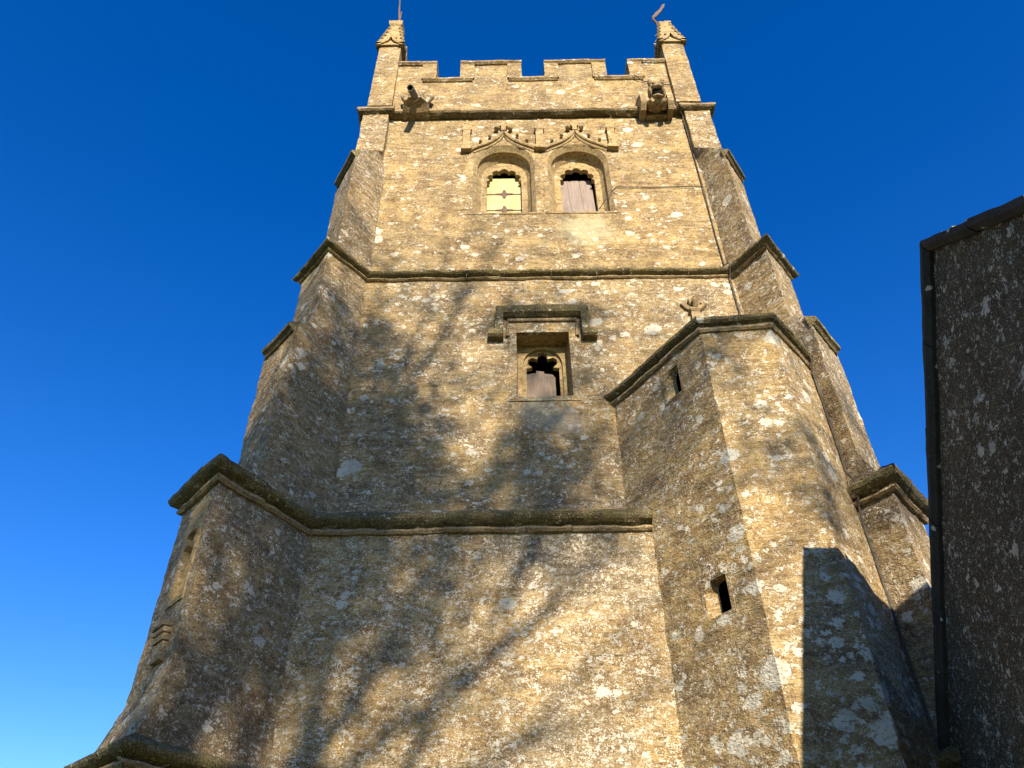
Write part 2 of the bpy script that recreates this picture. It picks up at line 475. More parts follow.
w.patch((XR, Y3, Z2), (XR, YB, Z2), (XR, YB, Z3 + .1), (XR, Y3, Z3 + .1), .4)
w.patch((XR, YB, 0), (XL, YB, 0), (XL, YB, Z3 + .1), (XR, YB, Z3 + .1), .5)
w.box((XL + .1, Y3 + .5, Z3 + .15), (XR - .1, YB - .1, Z3 + .25))
part(w, 'belfry_wall', M['wall_top'], smooth=40)

# --- diagonal corner buttresses: (front corner, outer corner) at each lift
def buttress(levels, side):
    """levels: (z, reentrant, front corner, outer corner, back); side -1 left / +1 right"""
    b = MB()
    ins = (XC + side * 3.0, 9.6)
    rings = []
    for z, a, f, o, d in levels:
        pts = [ins, d, o, f, a] if side < 0 else [ins, a, f, o, d]
        rings.append([(p[0], p[1], z) for p in pts])
    return b, rings
L1 = ((-2.40, 8.35), (-3.17, 7.05), (-3.80, 7.74), (-2.98, 8.80))
L2 = ((-2.28, 8.66), (-2.96, 7.60), (-3.54, 8.24), (-2.98, 8.90))
L3 = ((-2.28, 8.66), (-2.84, 7.92), (-3.39, 8.58), (-2.98, 9.00))
L4 = ((-2.30, 8.72), (-2.77, 8.07), (-3.27, 8.86), (-2.98, 9.10))
L5 = ((-2.42, 8.72), (-2.42, 8.52), (-2.94, 8.52), (-2.94, 9.02))
L0 = ((-2.40, 8.30), (-3.27, 6.95), (-3.93, 7.60), (-2.98, 8.80))
R1 = ((3.60, 8.35), (4.23, 7.43), (4.90, 8.20), (4.18, 8.90))
R2 = ((3.56, 8.66), (4.10, 7.62), (4.70, 8.32), (4.18, 8.95))
R3 = ((3.56, 8.66), (4.01, 7.98), (4.57, 8.64), (4.18, 9.05))
R4 = ((3.58, 8.72), (3.92, 8.16), (4.42, 8.86), (4.14, 9.10))
R5 = ((3.56, 8.72), (3.56, 8.52), (4.07, 8.52), (4.07, 9.02))
R0 = ((3.60, 8.30), (4.31, 7.23), (5.00, 8.05), (4.18, 8.90))
def lvl(z, q): return (z, *q)
for side, (q0, q1, q2, q3, q4, q5) in ((-1, (L0, L1, L2, L3, L4, L5)), (1, (R0, R1, R2, R3, R4, R5))):
    sq = [lvl(-.1, q0), lvl(3.42, q0), lvl(3.95, q1), lvl(6.20, q1), lvl(6.75, q2), lvl(8.96, q2), lvl(9.40, q3), lvl(10.95, q3),
          lvl(11.30, q4), lvl(13.86, q4), lvl(14.45, q5), lvl(16.0, q5)]
    b, rings = buttress(sq, side)
    n = 5
    run = 0
    for ra, rb in zip(rings, rings[1:]):
        run = side * 7
        for k in range(1, n - 1):
            holes = []
            if side < 0 and k == 2 and ra[0][2] > 3.9 and rb[0][2] < 6.3:
                holes = [(.41, .77, 4.85, 5.95)]                      # statue niche
            b.patch(ra[k], ra[k + 1], rb[k + 1], rb[k], .06, 1.5, holes=holes, u0=run)
            run += (Vector(ra[k + 1]) - Vector(ra[k])).length
    for ring in (rings[-1],):
        b.face(ring)
    butt = part(b, 'corner_buttress', M['buttress'], smooth=40)
    # weathered drip stones on the end face at the two plain offsets
    for z, q in ((8.90, q2), (13.70, q4)):
        c = MB()
        f, o = Vector(q[1]), Vector(q[2])
        path = [o, f] if side < 0 else [f, o]
        d = (path[1] - path[0]).normalized()
        c.sweep([path[0] + d * (.10 if side < 0 else 0), path[1] - d * (0 if side < 0 else .10)], z, [(-.03, -.06, 0), (.02, -.05, 0), (.05, -.01, 0), (.085, .01, 0), (.09, .065, 0), (-.06, .16, 0)], .09, 1.2)
        sub(c, 'drip_stone', M['moss'], butt, smooth=50)
    if side < 0:
        # empty niche with a cusped canopy and a moulded corbel on the end face
        o_, f_ = Vector((*q1[2], 0)), Vector((*q1[1], 0))
        ux = (f_ - o_).normalized(); ny = Vector((-ux.y, ux.x, 0))      # local y points into the stone
        T = Matrix(((ux.x, ny.x, 0, o_.x), (ux.y, ny.y, 0, o_.y), (0, 0, 1, 0), (0, 0, 0, 1)))
        nb = MB()
        c0, hw, zb, zt = .59, .18, 4.85, 5.95
        arch = [(c0 - .14, zb + .02), (c0 + .14, zb + .02), (c0 + .14, 5.45), (c0 + .07, 5.50), (c0 + .13, 5.60), (c0 + .04, 5.66), (c0, 5.82), (c0 - .04, 5.66), (c0 - .13, 5.60), (c0 - .07, 5.50), (c0 - .14, 5.45)]
        nb.plate([(c0 - hw - .03, zb - .03), (c0 + hw + .03, zb - .03), (c0 + hw + .03, zt + .03), (c0 - hw - .03, zt + .03)], [arch], -.02, .10, T)
        nb.box((c0 - hw, .20, zb), (c0 + hw, .24, zt), mat=T)
        for xx in (-hw, hw - .02): nb.box((c0 + xx, .098, zb), (c0 + xx + .02, .20, zt), mat=T)
        sub(nb, 'statue_niche', M['dressed'], butt)
        cb = MB()
        for k, (dz, out, hh) in enumerate(((-.30, .075, .05), (-.36, .055, .06), (-.43, .04, .07), (-.62, .02, .19))):
            cb.box((c0 - .10 - out * .7, -out - .03, zb + dz), (c0 + .10 + out * .7, .02, zb + dz + hh), mat=T)
        sub(cb, 'corbel', M['roll'], butt, bevel=.018)

# --- string courses
def string_prof(s=1.0, zs=1.0):
    # bottom roll, quirk, hollow, nose, weathering; materials: 0 moss, 1 paler roll
    P = [(-.05, -.02, 1), (.035, -.015, 1), (.062, .012, 1), (.058, .042, 1), (.025, .055, 0), (.035, .062, 0),
         (.085, .082, 0), (.125, .105, 0), (.150, .135, 0), (.160, .180, 0), (.135, .205, 0), (-.06, .34, 0)]
    return [(o * s, z * zs, m) for o, z, m in P]
def path_left(q): return [q[3], q[2], q[1], (q[0][0], None)]
def bpath(q, ywall, side):
    # walk the reentrant to the wall plane
    a, f = Vector(q[0]), Vector(q[1])
    t = (ywall - f.y) / (a.y - f.y)
    r = f + (a - f) * t
    return [q[3], q[2], q[1], (r.x, r.y)] if side < 0 else [(r.x, r.y), q[1], q[2], q[3]]
s = MB()
s.sweep(bpath(L1, Y1, -1) + [(1.66, Y1)], Z1, string_prof(1.05, 1.0), .045, 1.9)
part(s, 'string_course', [M['moss'], M['roll']], smooth=50)
s = MB()
s.sweep(bpath(R1, Y1, 1), Z1 + .02, string_prof(1.05, 1.0), .045, 1.9)
part(s, 'string_course', [M['moss'], M['roll']], smooth=50)
s = MB()
s.sweep(bpath(L3, Y2, -1) + bpath(R3, Y2, 1), Z2, string_prof(.85, .60), .045, 1.6)
part(s, 'string_course', [M['moss'], M['roll']], smooth=50)
s = MB()
top = [(-.05, .0, 0), (.03, .0, 0), (.085, .025, 0), (.12, .05, 1), (.125, .10, 1), (.09, .125, 1), (-.06, .20, 1)]
s.sweep([(-2.94, 9.4), (-2.94, 8.52), (-2.42, 8.52), (-2.42, YP), (3.56, YP), (3.56, 8.52), (4.07, 8.52), (4.07, 9.4)], Z3, top, .05, 1.5)
part(s, 'string_course', [M['moss'], M['roll']], smooth=50)
for q, side in ((L0, -1), (R0, 1)):
    s = MB()
    s.sweep(bpath(q, 8.2, side), 3.26, string_prof(.9, .8), .05, 1.7)
    part(s, 'plinth_course', [M['moss'], M['roll']], smooth=50)

# --- battlements
ZC, ZM = 17.10, 17.80                      # crenel sill, merlon top (front edges)
MER = [(-2.42, -1.59), (-1.0, .26), (.83, 2.10), (2.66, 3.56)]
def outline(mer, z0, zc, zm, x0, x1, inset=0.0):
    pts = [(x0, z0)]
    for a, b in mer:
        aa, bb = (a + inset if a > x0 + .01 else a), (b - inset if b < x1 - .01 else b)
        if a > x0 + .01: pts += [(aa, zc - inset), (aa, zm - inset)]
        else: pts += [(x0, zm - inset)]
        if b < x1 - .01: pts += [(bb, zm - inset), (bb, zc - inset)]
        else: pts += [(x1, zm - inset)]
    pts.append((x1, z0))
    return pts
def ccw(p):
    a = sum(p[k][0] * p[(k + 1) % len(p)][1] - p[(k + 1) % len(p)][0] * p[k][1] for k in range(len(p)))
    return p if a > 0 else list(reversed(p))
pw = MB()
x0, x1 = -2.45, 3.60
# body: grid bands so that the face keeps its texture and uneven surface
def wallband(mb, xa, xb, za, zb):
    mb.patch((xa, YP, za), (xb, YP, za), (xb, YP, zb), (xa, YP, zb), .085)
    mb.patch((xb, YP + .38, za), (xa, YP + .38, za), (xa, YP + .38, zb), (xb, YP + .38, zb), .2)
wallband(pw, x0, x1, Z3 + .1, ZC)
for a, b in MER:
    wallband(pw, a, b, ZC, ZM)
    pw.patch((a, YP + .38, ZC), (a, YP, ZC), (a, YP, ZM), (a, YP + .38, ZM), .085)
    pw.patch((b, YP, ZC), (b, YP + .38, ZC), (b, YP + .38, ZM), (b, YP, ZM), .085)
par = part(pw, 'parapet', M['wall_top'], smooth=40)
cp = MB()
def coping(mb, xa, xb, z, th=.11, out=.075):
    """horizontal moulded coping"""
    prof = [(-.02, -.02), (.03, -.01), (out, .03), (out, .07), (.02, th), (-.40, th), (-.40 - out, .07), (-.40 - out, .03), (-.36, -.02)]
    pr = [(YP - o, z + dz) for o, dz in prof]
    n = len(pr)
    ns = max(2, int((xb - xa) / .1))
    for k in range(n):
        a, b = pr[k], pr[(k + 1) % n]
        mb.patch((xa, a[0], a[1]), (xb, a[0], a[1]), (xb, b[0], b[1]), (xa, b[0], b[1]), .09, 1.1, mi=0)
    mb.face([jit((xa, p[0], p[1]), 1.1) for p in reversed(pr)]); mb.face([jit((xb, p[0], p[1]), 1.1) for p in pr])
def upright(mb, x, sgn, za, zb, wd=.27):
    """coping returned down the flank of a merlon, a little proud of the wall"""
    xa, xb = (x, x + wd) if sgn > 0 else (x - wd, x)
    e = .035
    xa2, xb2 = (xa - e, xb) if sgn > 0 else (xa, xb + e)
    A = [(xa2, YP - .045), (xb2, YP - .045), (xb2, YP + .42), (xa2, YP + .42)]
    mb.loft([[(*p, za) for p in A], [(*p, zb) for p in A]], .09, 1.0)
for i, (a, b) in enumerate(MER):
    coping(cp, a - (.04 if i else 0), b + (.04 if i < 3 else 0), ZM)
    if i: upright(cp, a, 1, ZC + .10, ZM - .01)
    if i < 3: upright(cp, b, -1, ZC + .10, ZM - .01)
for (a, b), (c, d) in zip(MER, MER[1:]):
    coping(cp, b - .24, c + .24, ZC, .10)
sub(cp, 'coping', M['wall_top'], par, smooth=40)
# other three sides of the parapet, plainer
for (ax, ay, bx, by) in ((XR - .05, YP + .4, XR - .05, YB), (XR, YB, XL, YB), (XL + .05, YB, XL + .05, YP + .4)):
    q = MB()
    A, B = Vector((ax, ay, 0)), Vector((bx, by, 0))
    d = (B - A); L = d.length; d.normalize(); nrm = Vector((-d.y, d.x, 0))   # inward
    def blk(u0, u1, z0, z1):
        p = [A + d * u0, A + d * u1, A + d * u1 + nrm * .36, A + d * u0 + nrm * .36]
        q.loft([[(v.x, v.y, z0) for v in p], [(v.x, v.y, z1) for v in p]], .25)
    blk(0, L, Z3 + .1, ZC)
    u = .1
    while u < L - .6:
        blk(u, min(u + 1.2, L), ZC + .003, ZM + .1); u += 1.78
    part(q, 'parapet', M['wall_top'], smooth=40)

# --- pinnacles
def pinnacle(xa, xb, kind):
    b = MB()
    y0 = 8.50; wd = xb - xa; y1 = y0 + wd
    A = lambda e, z: [(xa - e, y0 - e, z), (xb + e, y0 - e, z), (xb + e, y1 + e, z), (xa - e, y1 + e, z)]
    b.loft([A(.0, 16.05), A(-.012, 18.55)], .075, 1.0)
    pin = part(b, 'pinnacle', M['wall_top'], smooth=40)
    c = MB()
    # gableted cap: four ogee gablets then a short crocketed spire, broken off
    xm, ym = (xa + xb) / 2, (y0 + y1) / 2
    h = wd / 2
    for k in range(4):
        T = Matrix.Translation((xm, ym, 0)) @ Matrix.Rotation(k * math.pi / 2, 4, 'Z')
        og = [(-h - .07, 18.48), (-h - .07, 18.58), (-h * .62, 18.68), (-h * .25, 18.78), (0, 18.98), (h * .25, 18.78), (h * .62, 18.68), (h + .07, 18.58), (h + .07, 18.48), (h * .6, 18.56), (h * .22, 18.66), (0, 18.84), (-h * .22, 18.66), (-h * .6, 18.56)]
        c.plate(ccw(og), [], -h - .07, -h + .05, T, back=True)
        for sx in (-.09, .09):
            c.box((sx - .025, -h - .01, 18.90), (sx + .025, -h + .06, 18.96), mat=T)
    S = lambda e, z: [(xm - e, ym - e, z), (xm + e, ym - e, z), (xm + e, ym + e, z), (xm - e, ym + e, z)]
    c.loft([S(h + .04, 18.50), S(h + .02, 18.66), S(h * .84, 19.0), S(h * .60, 19.40), S(h * .46, 19.74)], .06, 1.2)
    for k in range(4):
        for j in range(5):
            z = 18.72 + j * .22; e = h * (1.0 - j * .13)
            ang = math.pi / 4 + k * math.pi / 2
            px, py = xm + math.cos(ang) * e * 1.42, ym + math.sin(ang) * e * 1.42
            T = Matrix.Translation((px, py, z)) @ Matrix.Rotation(ang, 4, 'Z') @ Matrix.Rotation(.5, 4, 'Y')
            c.box((-.045, -.035, -.03), (.04, .035, .035), mat=T)
    # finial stump
    if kind == 0:
        c.loft([S(h * .44, 19.72), S(h * .62, 19.79), S(h * .66, 19.92), S(h * .40, 20.0)], .05, 1.4)
    else:
        c.loft([S(h * .46, 19.72), S(h * .50, 19.78), S(h * .36, 19.85)], .05, 1.6)
        T = Matrix.Translation((xm + .10, ym - .05, 19.78)); c.box((-.07, -.06, 0), (.08, .06, .07), mat=T)
    sub(c, 'pinnacle_cap', M['dressed'], pin, smooth=30)
    r = MB()
    if kind == 0:
        r.tube([(xm, ym, 19.9), (xm + .03, ym, 20.30), (xm - .01, ym, 20.65), (xm - .04, ym, 21.2), (xm - .08, ym, 21.8)], [.032, .030, .024, .018, .012], 8)
        r.tube([(xm + .05, ym - .03, 20.15), (xm + .05, ym - .03, 20.65)], .016, 6)
    else:
        r.tube([(xm - .10, ym, 19.75), (xm - .11, ym, 19.92), (xm - .19, ym - .02, 20.10), (xm - .17, ym - .02, 20.22)], [.035, .032, .03, .026], 8)
        # bent remains of a vane plate
        T = Matrix.Translation((xm - .18, ym - .02, 20.20)) @ Matrix.Rotation(R(26), 4, 'Y')
        r.plate([(-.035, 0), (.05, .04), (.075, .30), (.07, .62), (.03, .80), (-.01, .74), (.0, .45), (-.03, .25)], [], -.012, .012, T, back=True)
    sub(r, 'iron_rod' if kind == 0 else 'broken_vane', M['iron'], pin)
pinnacle(-2.89, -2.39, 0)
pinnacle(3.45, 3.95, 1)

# --- belfry lights
def arch4(cx, w, z0, zs, zc, n=9):
    """four-centred arch, counter-clockwise from bottom left"""
    h = w / 2; pts = [(cx - h, z0), (cx + h, z0), (cx + h, zs)]
    rise = zc - zs
    for k in range(1, n + 1):
        a = k / n
        x = h * math.cos(a * math.pi / 2) ** .85; z = zs + rise * (math.sin(a * math.pi / 2) ** .9 * .90 + .10 * a)
        pts.append((cx + x if k < n else cx, z))
    for k in range(n - 1, 0, -1):
        a = k / n
        x = h * math.cos(a * math.pi / 2) ** .85; z = zs + rise * (math.sin(a * math.pi / 2) ** .9 * .90 + .10 * a)
        pts.append((cx - x, z))
    pts.append((cx - h, zs))
    return pts
def cusped(cx, w, z0, zs, zc, n_foil=5, cut=.14):
    h = w / 2; pts = [(cx - h, z0), (cx + h, z0), (cx + h, zs)]
    for f in range(n_foil):
        a0, a1 = math.pi * f / n_foil, math.pi * (f + 1) / n_foil
        for k in range(5):
            q = k / 4
            a = a0 + (a1 - a0) * q
            rr = 1 - cut + (cut + .06) * math.sin(q * math.pi) ** .8
            pts.append((cx + h * rr * math.cos(a) * .97, zs + .02 + (zc - zs) * rr * math.sin(a) * .95))
    pts.append((cx - h, zs))
    out = [pts[0]]
    for p in pts[1:]:
        if (Vector(p) - Vector(out[-1])).length > .004: out.append(p)
    return out
def tubeline(mb, pts, y, r, n=8):
    mb.tube([(x, y, z) for x, z in pts], r, n)
for i, (cx, z0) in enumerate(BW):
    f = MB()
    y = Y3 - .012
    A0 = arch4(cx, 1.16, z0 + .0, 14.14, 14.80)
    A1 = arch4(cx, 1.02, z0 + .04, 14.12, 14.71)
    A2 = arch4(cx, .88, z0 + .10, 14.10, 14.62)
    f.plate([(cx - .67, z0 - .04), (cx + .67, z0 - .04), (cx + .67, z0 + 2.20), (cx - .67, z0 + 2.20)], [A0], y, Y3 + .02, mi=1)
    n = len(A0)
    for la, ya, lb, yb in ((A0, y, A1, y + .10), (A1, y + .10, A1, y + .18), (A1, y + .18, A2, y + .30)):
        f.bridge(la + la[:1], ya, lb + lb[:1], yb)
    A3 = cusped(cx, .66, z0 + .12, 14.06, 14.42)
    f.plate(A2, [A3], y + .30, y + .40)
    win = part(f, 'belfry_window', [M['dressed'], M['wall_top']], smooth=25)
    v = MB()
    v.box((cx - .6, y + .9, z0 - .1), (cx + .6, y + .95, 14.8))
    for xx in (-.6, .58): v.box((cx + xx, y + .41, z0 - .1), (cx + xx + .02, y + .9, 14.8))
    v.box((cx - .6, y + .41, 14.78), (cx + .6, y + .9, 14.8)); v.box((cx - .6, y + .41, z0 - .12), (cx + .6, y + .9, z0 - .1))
    sub(v, 'shade_box', M['void'], win)  # black box paints the shade behind the belfry opening
    # ogee hood mould with crocketed finial and label stops
    hd = MB()
    og = []
    for k in range(41):
        a = -1 + 2 * k / 40
        q = abs(a)
        z = float(np.interp(q, (0, .06, .14, .24, .36, .52, .70, .86, 1.0), (15.24, 15.14, 15.03, 14.95, 14.87, 14.79, 14.72, 14.65, 14.57)))
        og.append((cx + a * .68, z))
    tubeline(hd, og, Y3 - .045, .034, 8)
    tubeline(hd, [(p[0], p[1] + .05) for p in og[1:-1]], Y3 - .005, .05, 6)
    tubeline(hd, [(p[0] * .96 + cx * .04, p[1] - .075) for p in og[2:-2]], Y3 - .012, .03, 6)
    for sx in (-1, 1):
        blob(hd, (cx + sx * .14, Y3 - .06, 15.30), (.05, .07, .05), 8, 6)
        for (ax, az) in ((.27, 15.03), (.46, 14.86)):
            blob(hd, (cx + sx * ax, Y3 - .05, az + .03), (.035, .05, .035), 8, 6)
    hd.loft([[(cx - e, Y3 - .09, z), (cx + e, Y3 - .09, z), (cx + e, Y3 + .02, z), (cx - e, Y3 + .02, z)] for e, z in ((.05, 15.2), (.045, 15.33), (.085, 15.36), (.08, 15.44), (.03, 15.54))], .05, 1.2)
    sub(hd, 'hood_mould', M['dressed'], win, smooth=40)
    sh = MB()
    if i == 0:
        for k, (za, zb) in enumerate(((z0 + .08, z0 + .595), (z0 + .61, z0 + 1.085), (z0 + 1.10, z0 + 1.60))):
            sh.box((cx - .38, y + .425, za), (cx + .38, y + .455, zb))
        so = sub(sh, 'shutter', M['cream'], win, bevel=.006)
        for zz in (z0 + .603, z0 + 1.092):
            hg = MB()
            hg.plate([(cx + a, zz + b) for a, b in ((-.17, -.012), (-.045, -.025), (-.02, -.12), (.02, -.12), (.045, -.025), (.17, -.012), (.17, .012), (.045, .03), (.02, .12), (-.02, .12), (-.045, .03), (-.17, .012))], [], y + .408, y + .424, back=True)
            hg.box((cx - .345, y + .414, zz - .012), (cx + .345, y + .420, zz + .010))
            sub(hg, 'dark_cross', M['iron'], win)  # dark cross and bar laid over the board joint
    else:
        T = Matrix.Translation((cx, y + .45, z0 + .26)) @ Matrix.Rotation(R(-2.5), 4, 'Y') @ Matrix.Rotation(R(-3), 4, 'X')
        for k in range(3):
            sh.box((-.36 + k * .235, -.02, .10), (-.128 + k * .235, .02, 1.34), mat=T)
        sub(sh, 'weathered_board', M['board'], win, bevel=.004)
# label pinnacles beside and between the ogee hoods
for x in (-.83, .605, 2.02):
    p = MB()
    Q = lambda e, z, yo=0: [(x - e, Y3 - .10 - yo, z), (x + e, Y3 - .10 - yo, z), (x + e, Y3 + .02, z), (x - e, Y3 + .02, z)]
    p.loft([Q(.10, 14.56, .02), Q(.11, 14.62, .02), Q(.075, 14.68), Q(.07, 15.20), Q(.10, 15.23, .02), Q(.07, 15.36), Q(.02, 15.55)], .06, 1.2)
    part(p, 'label_pinnacle', M['dressed'], smooth=40)

# --- louvre light in the middle stage
cx, z0 = LV
f = MB()
ya, yb = Y2 - .015, Y2 + .31
O = [(cx - .52, z0 - .08), (cx + .52, z0 - .08), (cx + .52, z0 + 1.43), (cx - .52, z0 + 1.43)]
I = [(cx - .40, z0), (cx + .40, z0), (cx + .40, z0 + 1.25), (cx - .40, z0 + 1.25)]
J = [(cx - .385, z0 + .22), (cx + .385, z0 + .22), (cx + .385, z0 + 1.25), (cx - .385, z0 + 1.25)]
f.plate(O, [I], ya, Y2 + .05, mi=1)
f.bridge(I + I[:1], Y2 + .05, [(p[0] * 1.0, p[1]) for p in J] + J[:1], yb)
ring_ = arch4(cx, .60, z0 + .26, z0 + .86, z0 + 1.19)
cus = cusped(cx, .50, z0 + .27, z0 + .84, z0 + 1.15, 3, .34)
f.plate(J, [ring_], yb, yb + .05)
f.plate(ring_, [cus], yb + .05, yb + .13)
lw = part(f, 'trefoil_window', [M['dressed'], M['wall_mid']], smooth=25)
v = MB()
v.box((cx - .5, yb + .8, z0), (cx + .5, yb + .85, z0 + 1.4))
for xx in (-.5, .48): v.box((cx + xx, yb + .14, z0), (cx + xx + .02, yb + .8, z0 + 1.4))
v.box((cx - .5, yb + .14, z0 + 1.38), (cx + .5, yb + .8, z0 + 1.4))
sub(v, 'shade_box', M['void'], lw)  # shade behind the trefoil, put in as a near-black box
sh = MB()
bd = [(cx - .27, z0 + .20), (cx + .19, z0 + .25), (cx + .19, z0 + .74), (cx + .15, z0 + .80), (cx + .02, z0 + .82), (cx + .02, z0 + .86), (cx - .10, z0 + .88), (cx - .10, z0 + .83), (cx - .27, z0 + .82)]
sh.plate(ccw(bd), [], yb + .15, yb + .18, back=True)
sub(sh, 'weathered_board', M['dark_board'], lw)
mo = MB()
tb = MB()
for rr, off, yy, mi in ((.034, .06, Y2 - .02, 0),):
    mo.tube([(cx - .53, yy, z0 + 1.16), (cx - .53, yy, z0 + 1.50), (cx + .53, yy, z0 + 1.50), (cx + .53, yy, z0 + 1.16)], rr, 8)
sub(mo, 'inner_moulding', M['roll'], lw, smooth=50)
hd = MB()
LP = [(-.02, -.02), (.05, -.01), (.12, .03), (.14, .08), (.14, .15), (.10, .19), (-.05, .27)]
hd.sweep([(cx - .70, Y2), (cx + .70, Y2)], z0 + 1.56, LP, .08, 1.2)
for sx in (-1, 1):
    xa, xb = sorted((cx + sx * .60, cx + sx * .72))
    A = lambda z, o=.13, e=0: [(xa - e, Y2 - o, z), (xb + e, Y2 - o, z), (xb + e, Y2 + .02, z), (xa - e, Y2 + .02, z)]
    hd.loft([A(z0 + 1.19), A(z0 + 1.70)], .07, 1.2)
    xa, xb = sorted((cx + sx * .60, cx + sx * .82))
    hd.loft([A(z0 + 1.08, .11), A(z0 + 1.11, .15), A(z0 + 1.21, .15), A(z0 + 1.26, .05)], .07, 1.2)
sub(hd, 'hood_mould', M['moss'], lw, smooth=40)

# --- stair turret
tu = MB()
TF = [(1.43, 8.60), (2.39, 7.10), (3.25, 7.03), (4.02, 7.87), (4.25, 8.60)]
ZT = 8.36
slits = [(1.02, 1.32, 7.64, 8.10), (1.05, 1.42, 4.74, 5.16)]
run = 3
for k in range(4):
    a, b = TF[k], TF[k + 1]
    tu.patch((*a, -.1), (*b, -.1), (*b, ZT), (*a, ZT), .06, 1.5, holes=slits if k == 0 else (), u0=run)
    run += (Vector(a) - Vector(b)).length
tur = part(tu, 'stair_turret', M['turret'], smooth=40)
a, b = Vector((*TF[0], 0)), Vector((*TF[1], 0))
ux = (b - a).normalized(); ny = Vector((-ux.y, ux.x, 0))
TT = Matrix(((ux.x, ny.x, 0, a.x), (ux.y, ny.y, 0, a.y), (0, 0, 1, 0), (0, 0, 0, 1)))
for u0, u1, za, zb in slits:
    sl = MB()
    e = .03
    O = [(u0 - e, za - e), (u1 + e, za - e), (u1 + e, zb + e), (u0 - e, zb + e)]
    I = [(u0 + .02, za + .01), (u1 - .02, za + .01), (u1 - .02, zb - .02), (u0 + .13, zb - .02), (u0 + .02, zb - .12)]
    K = [(u0 + .12, za + .05), (u1 - .02, za + .03), (u1 - .02, zb - .02), (u0 + .15, zb - .04), (u0 + .12, zb - .10)]
    sl.plate(O, [I], -.004, .02, TT)
    sl.bridge(I + I[:1], .02, K + K[:1], .11, TT)
    so = sub(sl, 'slit_window', M['turret'], tur)
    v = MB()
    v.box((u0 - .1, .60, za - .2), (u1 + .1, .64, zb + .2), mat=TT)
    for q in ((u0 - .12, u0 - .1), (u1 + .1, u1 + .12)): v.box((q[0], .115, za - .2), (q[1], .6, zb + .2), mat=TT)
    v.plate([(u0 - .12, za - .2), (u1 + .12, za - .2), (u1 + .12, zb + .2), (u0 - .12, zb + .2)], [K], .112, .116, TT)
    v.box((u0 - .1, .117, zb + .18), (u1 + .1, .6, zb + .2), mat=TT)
    sub(v, 'shade_box', M['void'], tur)  # near-black lining keeps the slit dark, shade by colour
c = MB()
tp = [(-.05, -.13, 1), (.03, -.12, 1), (.055, -.09, 1), (.045, -.06, 1), (.02, -.045, 0), (.03, -.03, 0), (.08, -.01, 0), (.11, .015, 0), (.115, .055, 0), (.085, .075, 0), (-.15, .17, 0)]
c.sweep([(1.30, 8.80)] + TF[:4] + [(4.5, 8.35)], ZT, tp, .045, 1.7)
sub(c, 'turret_cornice', [M['moss'], M['roll']], tur, smooth=50)
rf = MB()
RG = [(1.46, 8.62), (2.40, 7.14), (3.24, 7.07), (4.0, 7.90), (4.2, 8.62)]
AP = [(2.5, 8.62), (2.58, 7.98), (2.78, 7.96), (2.95, 8.1), (3.1, 8.62)]
for k in range(4):
    rf.patch((*RG[k], ZT + .05), (*RG[k + 1], ZT + .05), (*AP[k + 1], 9.18), (*AP[k], 9.18), .1, 1.0)
rf.face([(*p, 9.18) for p in AP])
sub(rf, 'turret_roof', M['slate'], tur, smooth=40)
fi = MB()
Q = lambda e, z, dx=0: [(2.66 + dx - e, 7.95 - e, z), (2.66 + dx + e, 7.95 - e, z), (2.66 + dx + e, 7.95 + e, z), (2.66 + dx - e, 7.95 + e, z)]
fi.loft([Q(.07, 9.15), Q(.06, 9.42), Q(.09, 9.46), Q(.05, 9.52), Q(.07, 9.60), Q(.08, 9.66), Q(.035, 9.76)], .04, 1.6)
for sx, sy in ((1, 0), (-1, 0), (0, -1), (0, 1)):
    fi.tube([(2.66, 7.95, 9.47), (2.66 + sx * .10, 7.95 + sy * .10, 9.53), (2.66 + sx * .155, 7.95 + sy * .155, 9.60), (2.66 + sx * .11, 7.95 + sy * .11, 9.65)], [.035, .05, .05, .02], 7)
sub(fi, 'finial', M['roll'], tur, smooth=50)

# --- gargoyles
# left: worn winged block with a lead spout pushed through its mouth
gx = -1.87
gb = MB()
Q = lambda w, y, za, zb: [(gx - w, y, za), (gx + w, y, za), (gx + w * .8, y, zb), (gx - w * .8, y, zb)]
rings = [[(gx - .27, 8.66, 15.72), (gx + .27, 8.66, 15.72), (gx + .25, 8.66, 16.22), (gx - .25, 8.66, 16.22)],
         [(gx - .27, 8.48, 15.76), (gx + .27, 8.48, 15.76), (gx + .22, 8.48, 16.16), (gx - .22, 8.48, 16.16)],
         [(gx - .24, 8.34, 15.86), (gx + .24, 8.34, 15.86), (gx + .12, 8.34, 16.10), (gx - .12, 8.34, 16.10)],
         [(gx - .12, 8.24, 15.90), (gx + .12, 8.24, 15.90), (gx + .08, 8.24, 16.05), (gx - .08, 8.24, 16.05)]]
gb.loft(rings, .05, 2.2)
for sx in (-1, 1):
    gb.tube([(gx + sx * .16, 8.50, 16.05), (gx + sx * .25, 8.42, 16.16), (gx + sx * .29, 8.46, 16.28), (gx + sx * .22, 8.52, 16.34)], [.06, .075, .06, .025], 8)
    gb.tube([(gx + sx * .10, 8.36, 16.06), (gx + sx * .13, 8.32, 16.16), (gx + sx * .10, 8.36, 16.24)], [.05, .05, .02], 7)
gg = part(gb, 'gargoyle', M['roll'], smooth=60)
sp = MB()
P0, P1 = Vector((gx + .005, 8.42, 16.06)), Vector((gx - .045, 7.90, 15.66))
d = (P1 - P0).normalized(); sd = Vector((1, 0, 0)); sd = (sd - d * sd.dot(d)).normalized(); un = d.cross(sd)
nn = 14
def ring(c, r): return [tuple(c + (sd * math.cos(2 * math.pi * k / nn) + un * math.sin(2 * math.pi * k / nn)) * r) for k in range(nn)]
ro = [ring(P0, .075), ring(P1, .068), ring(P1, .055), ring(P1 - d * .30, .055)]
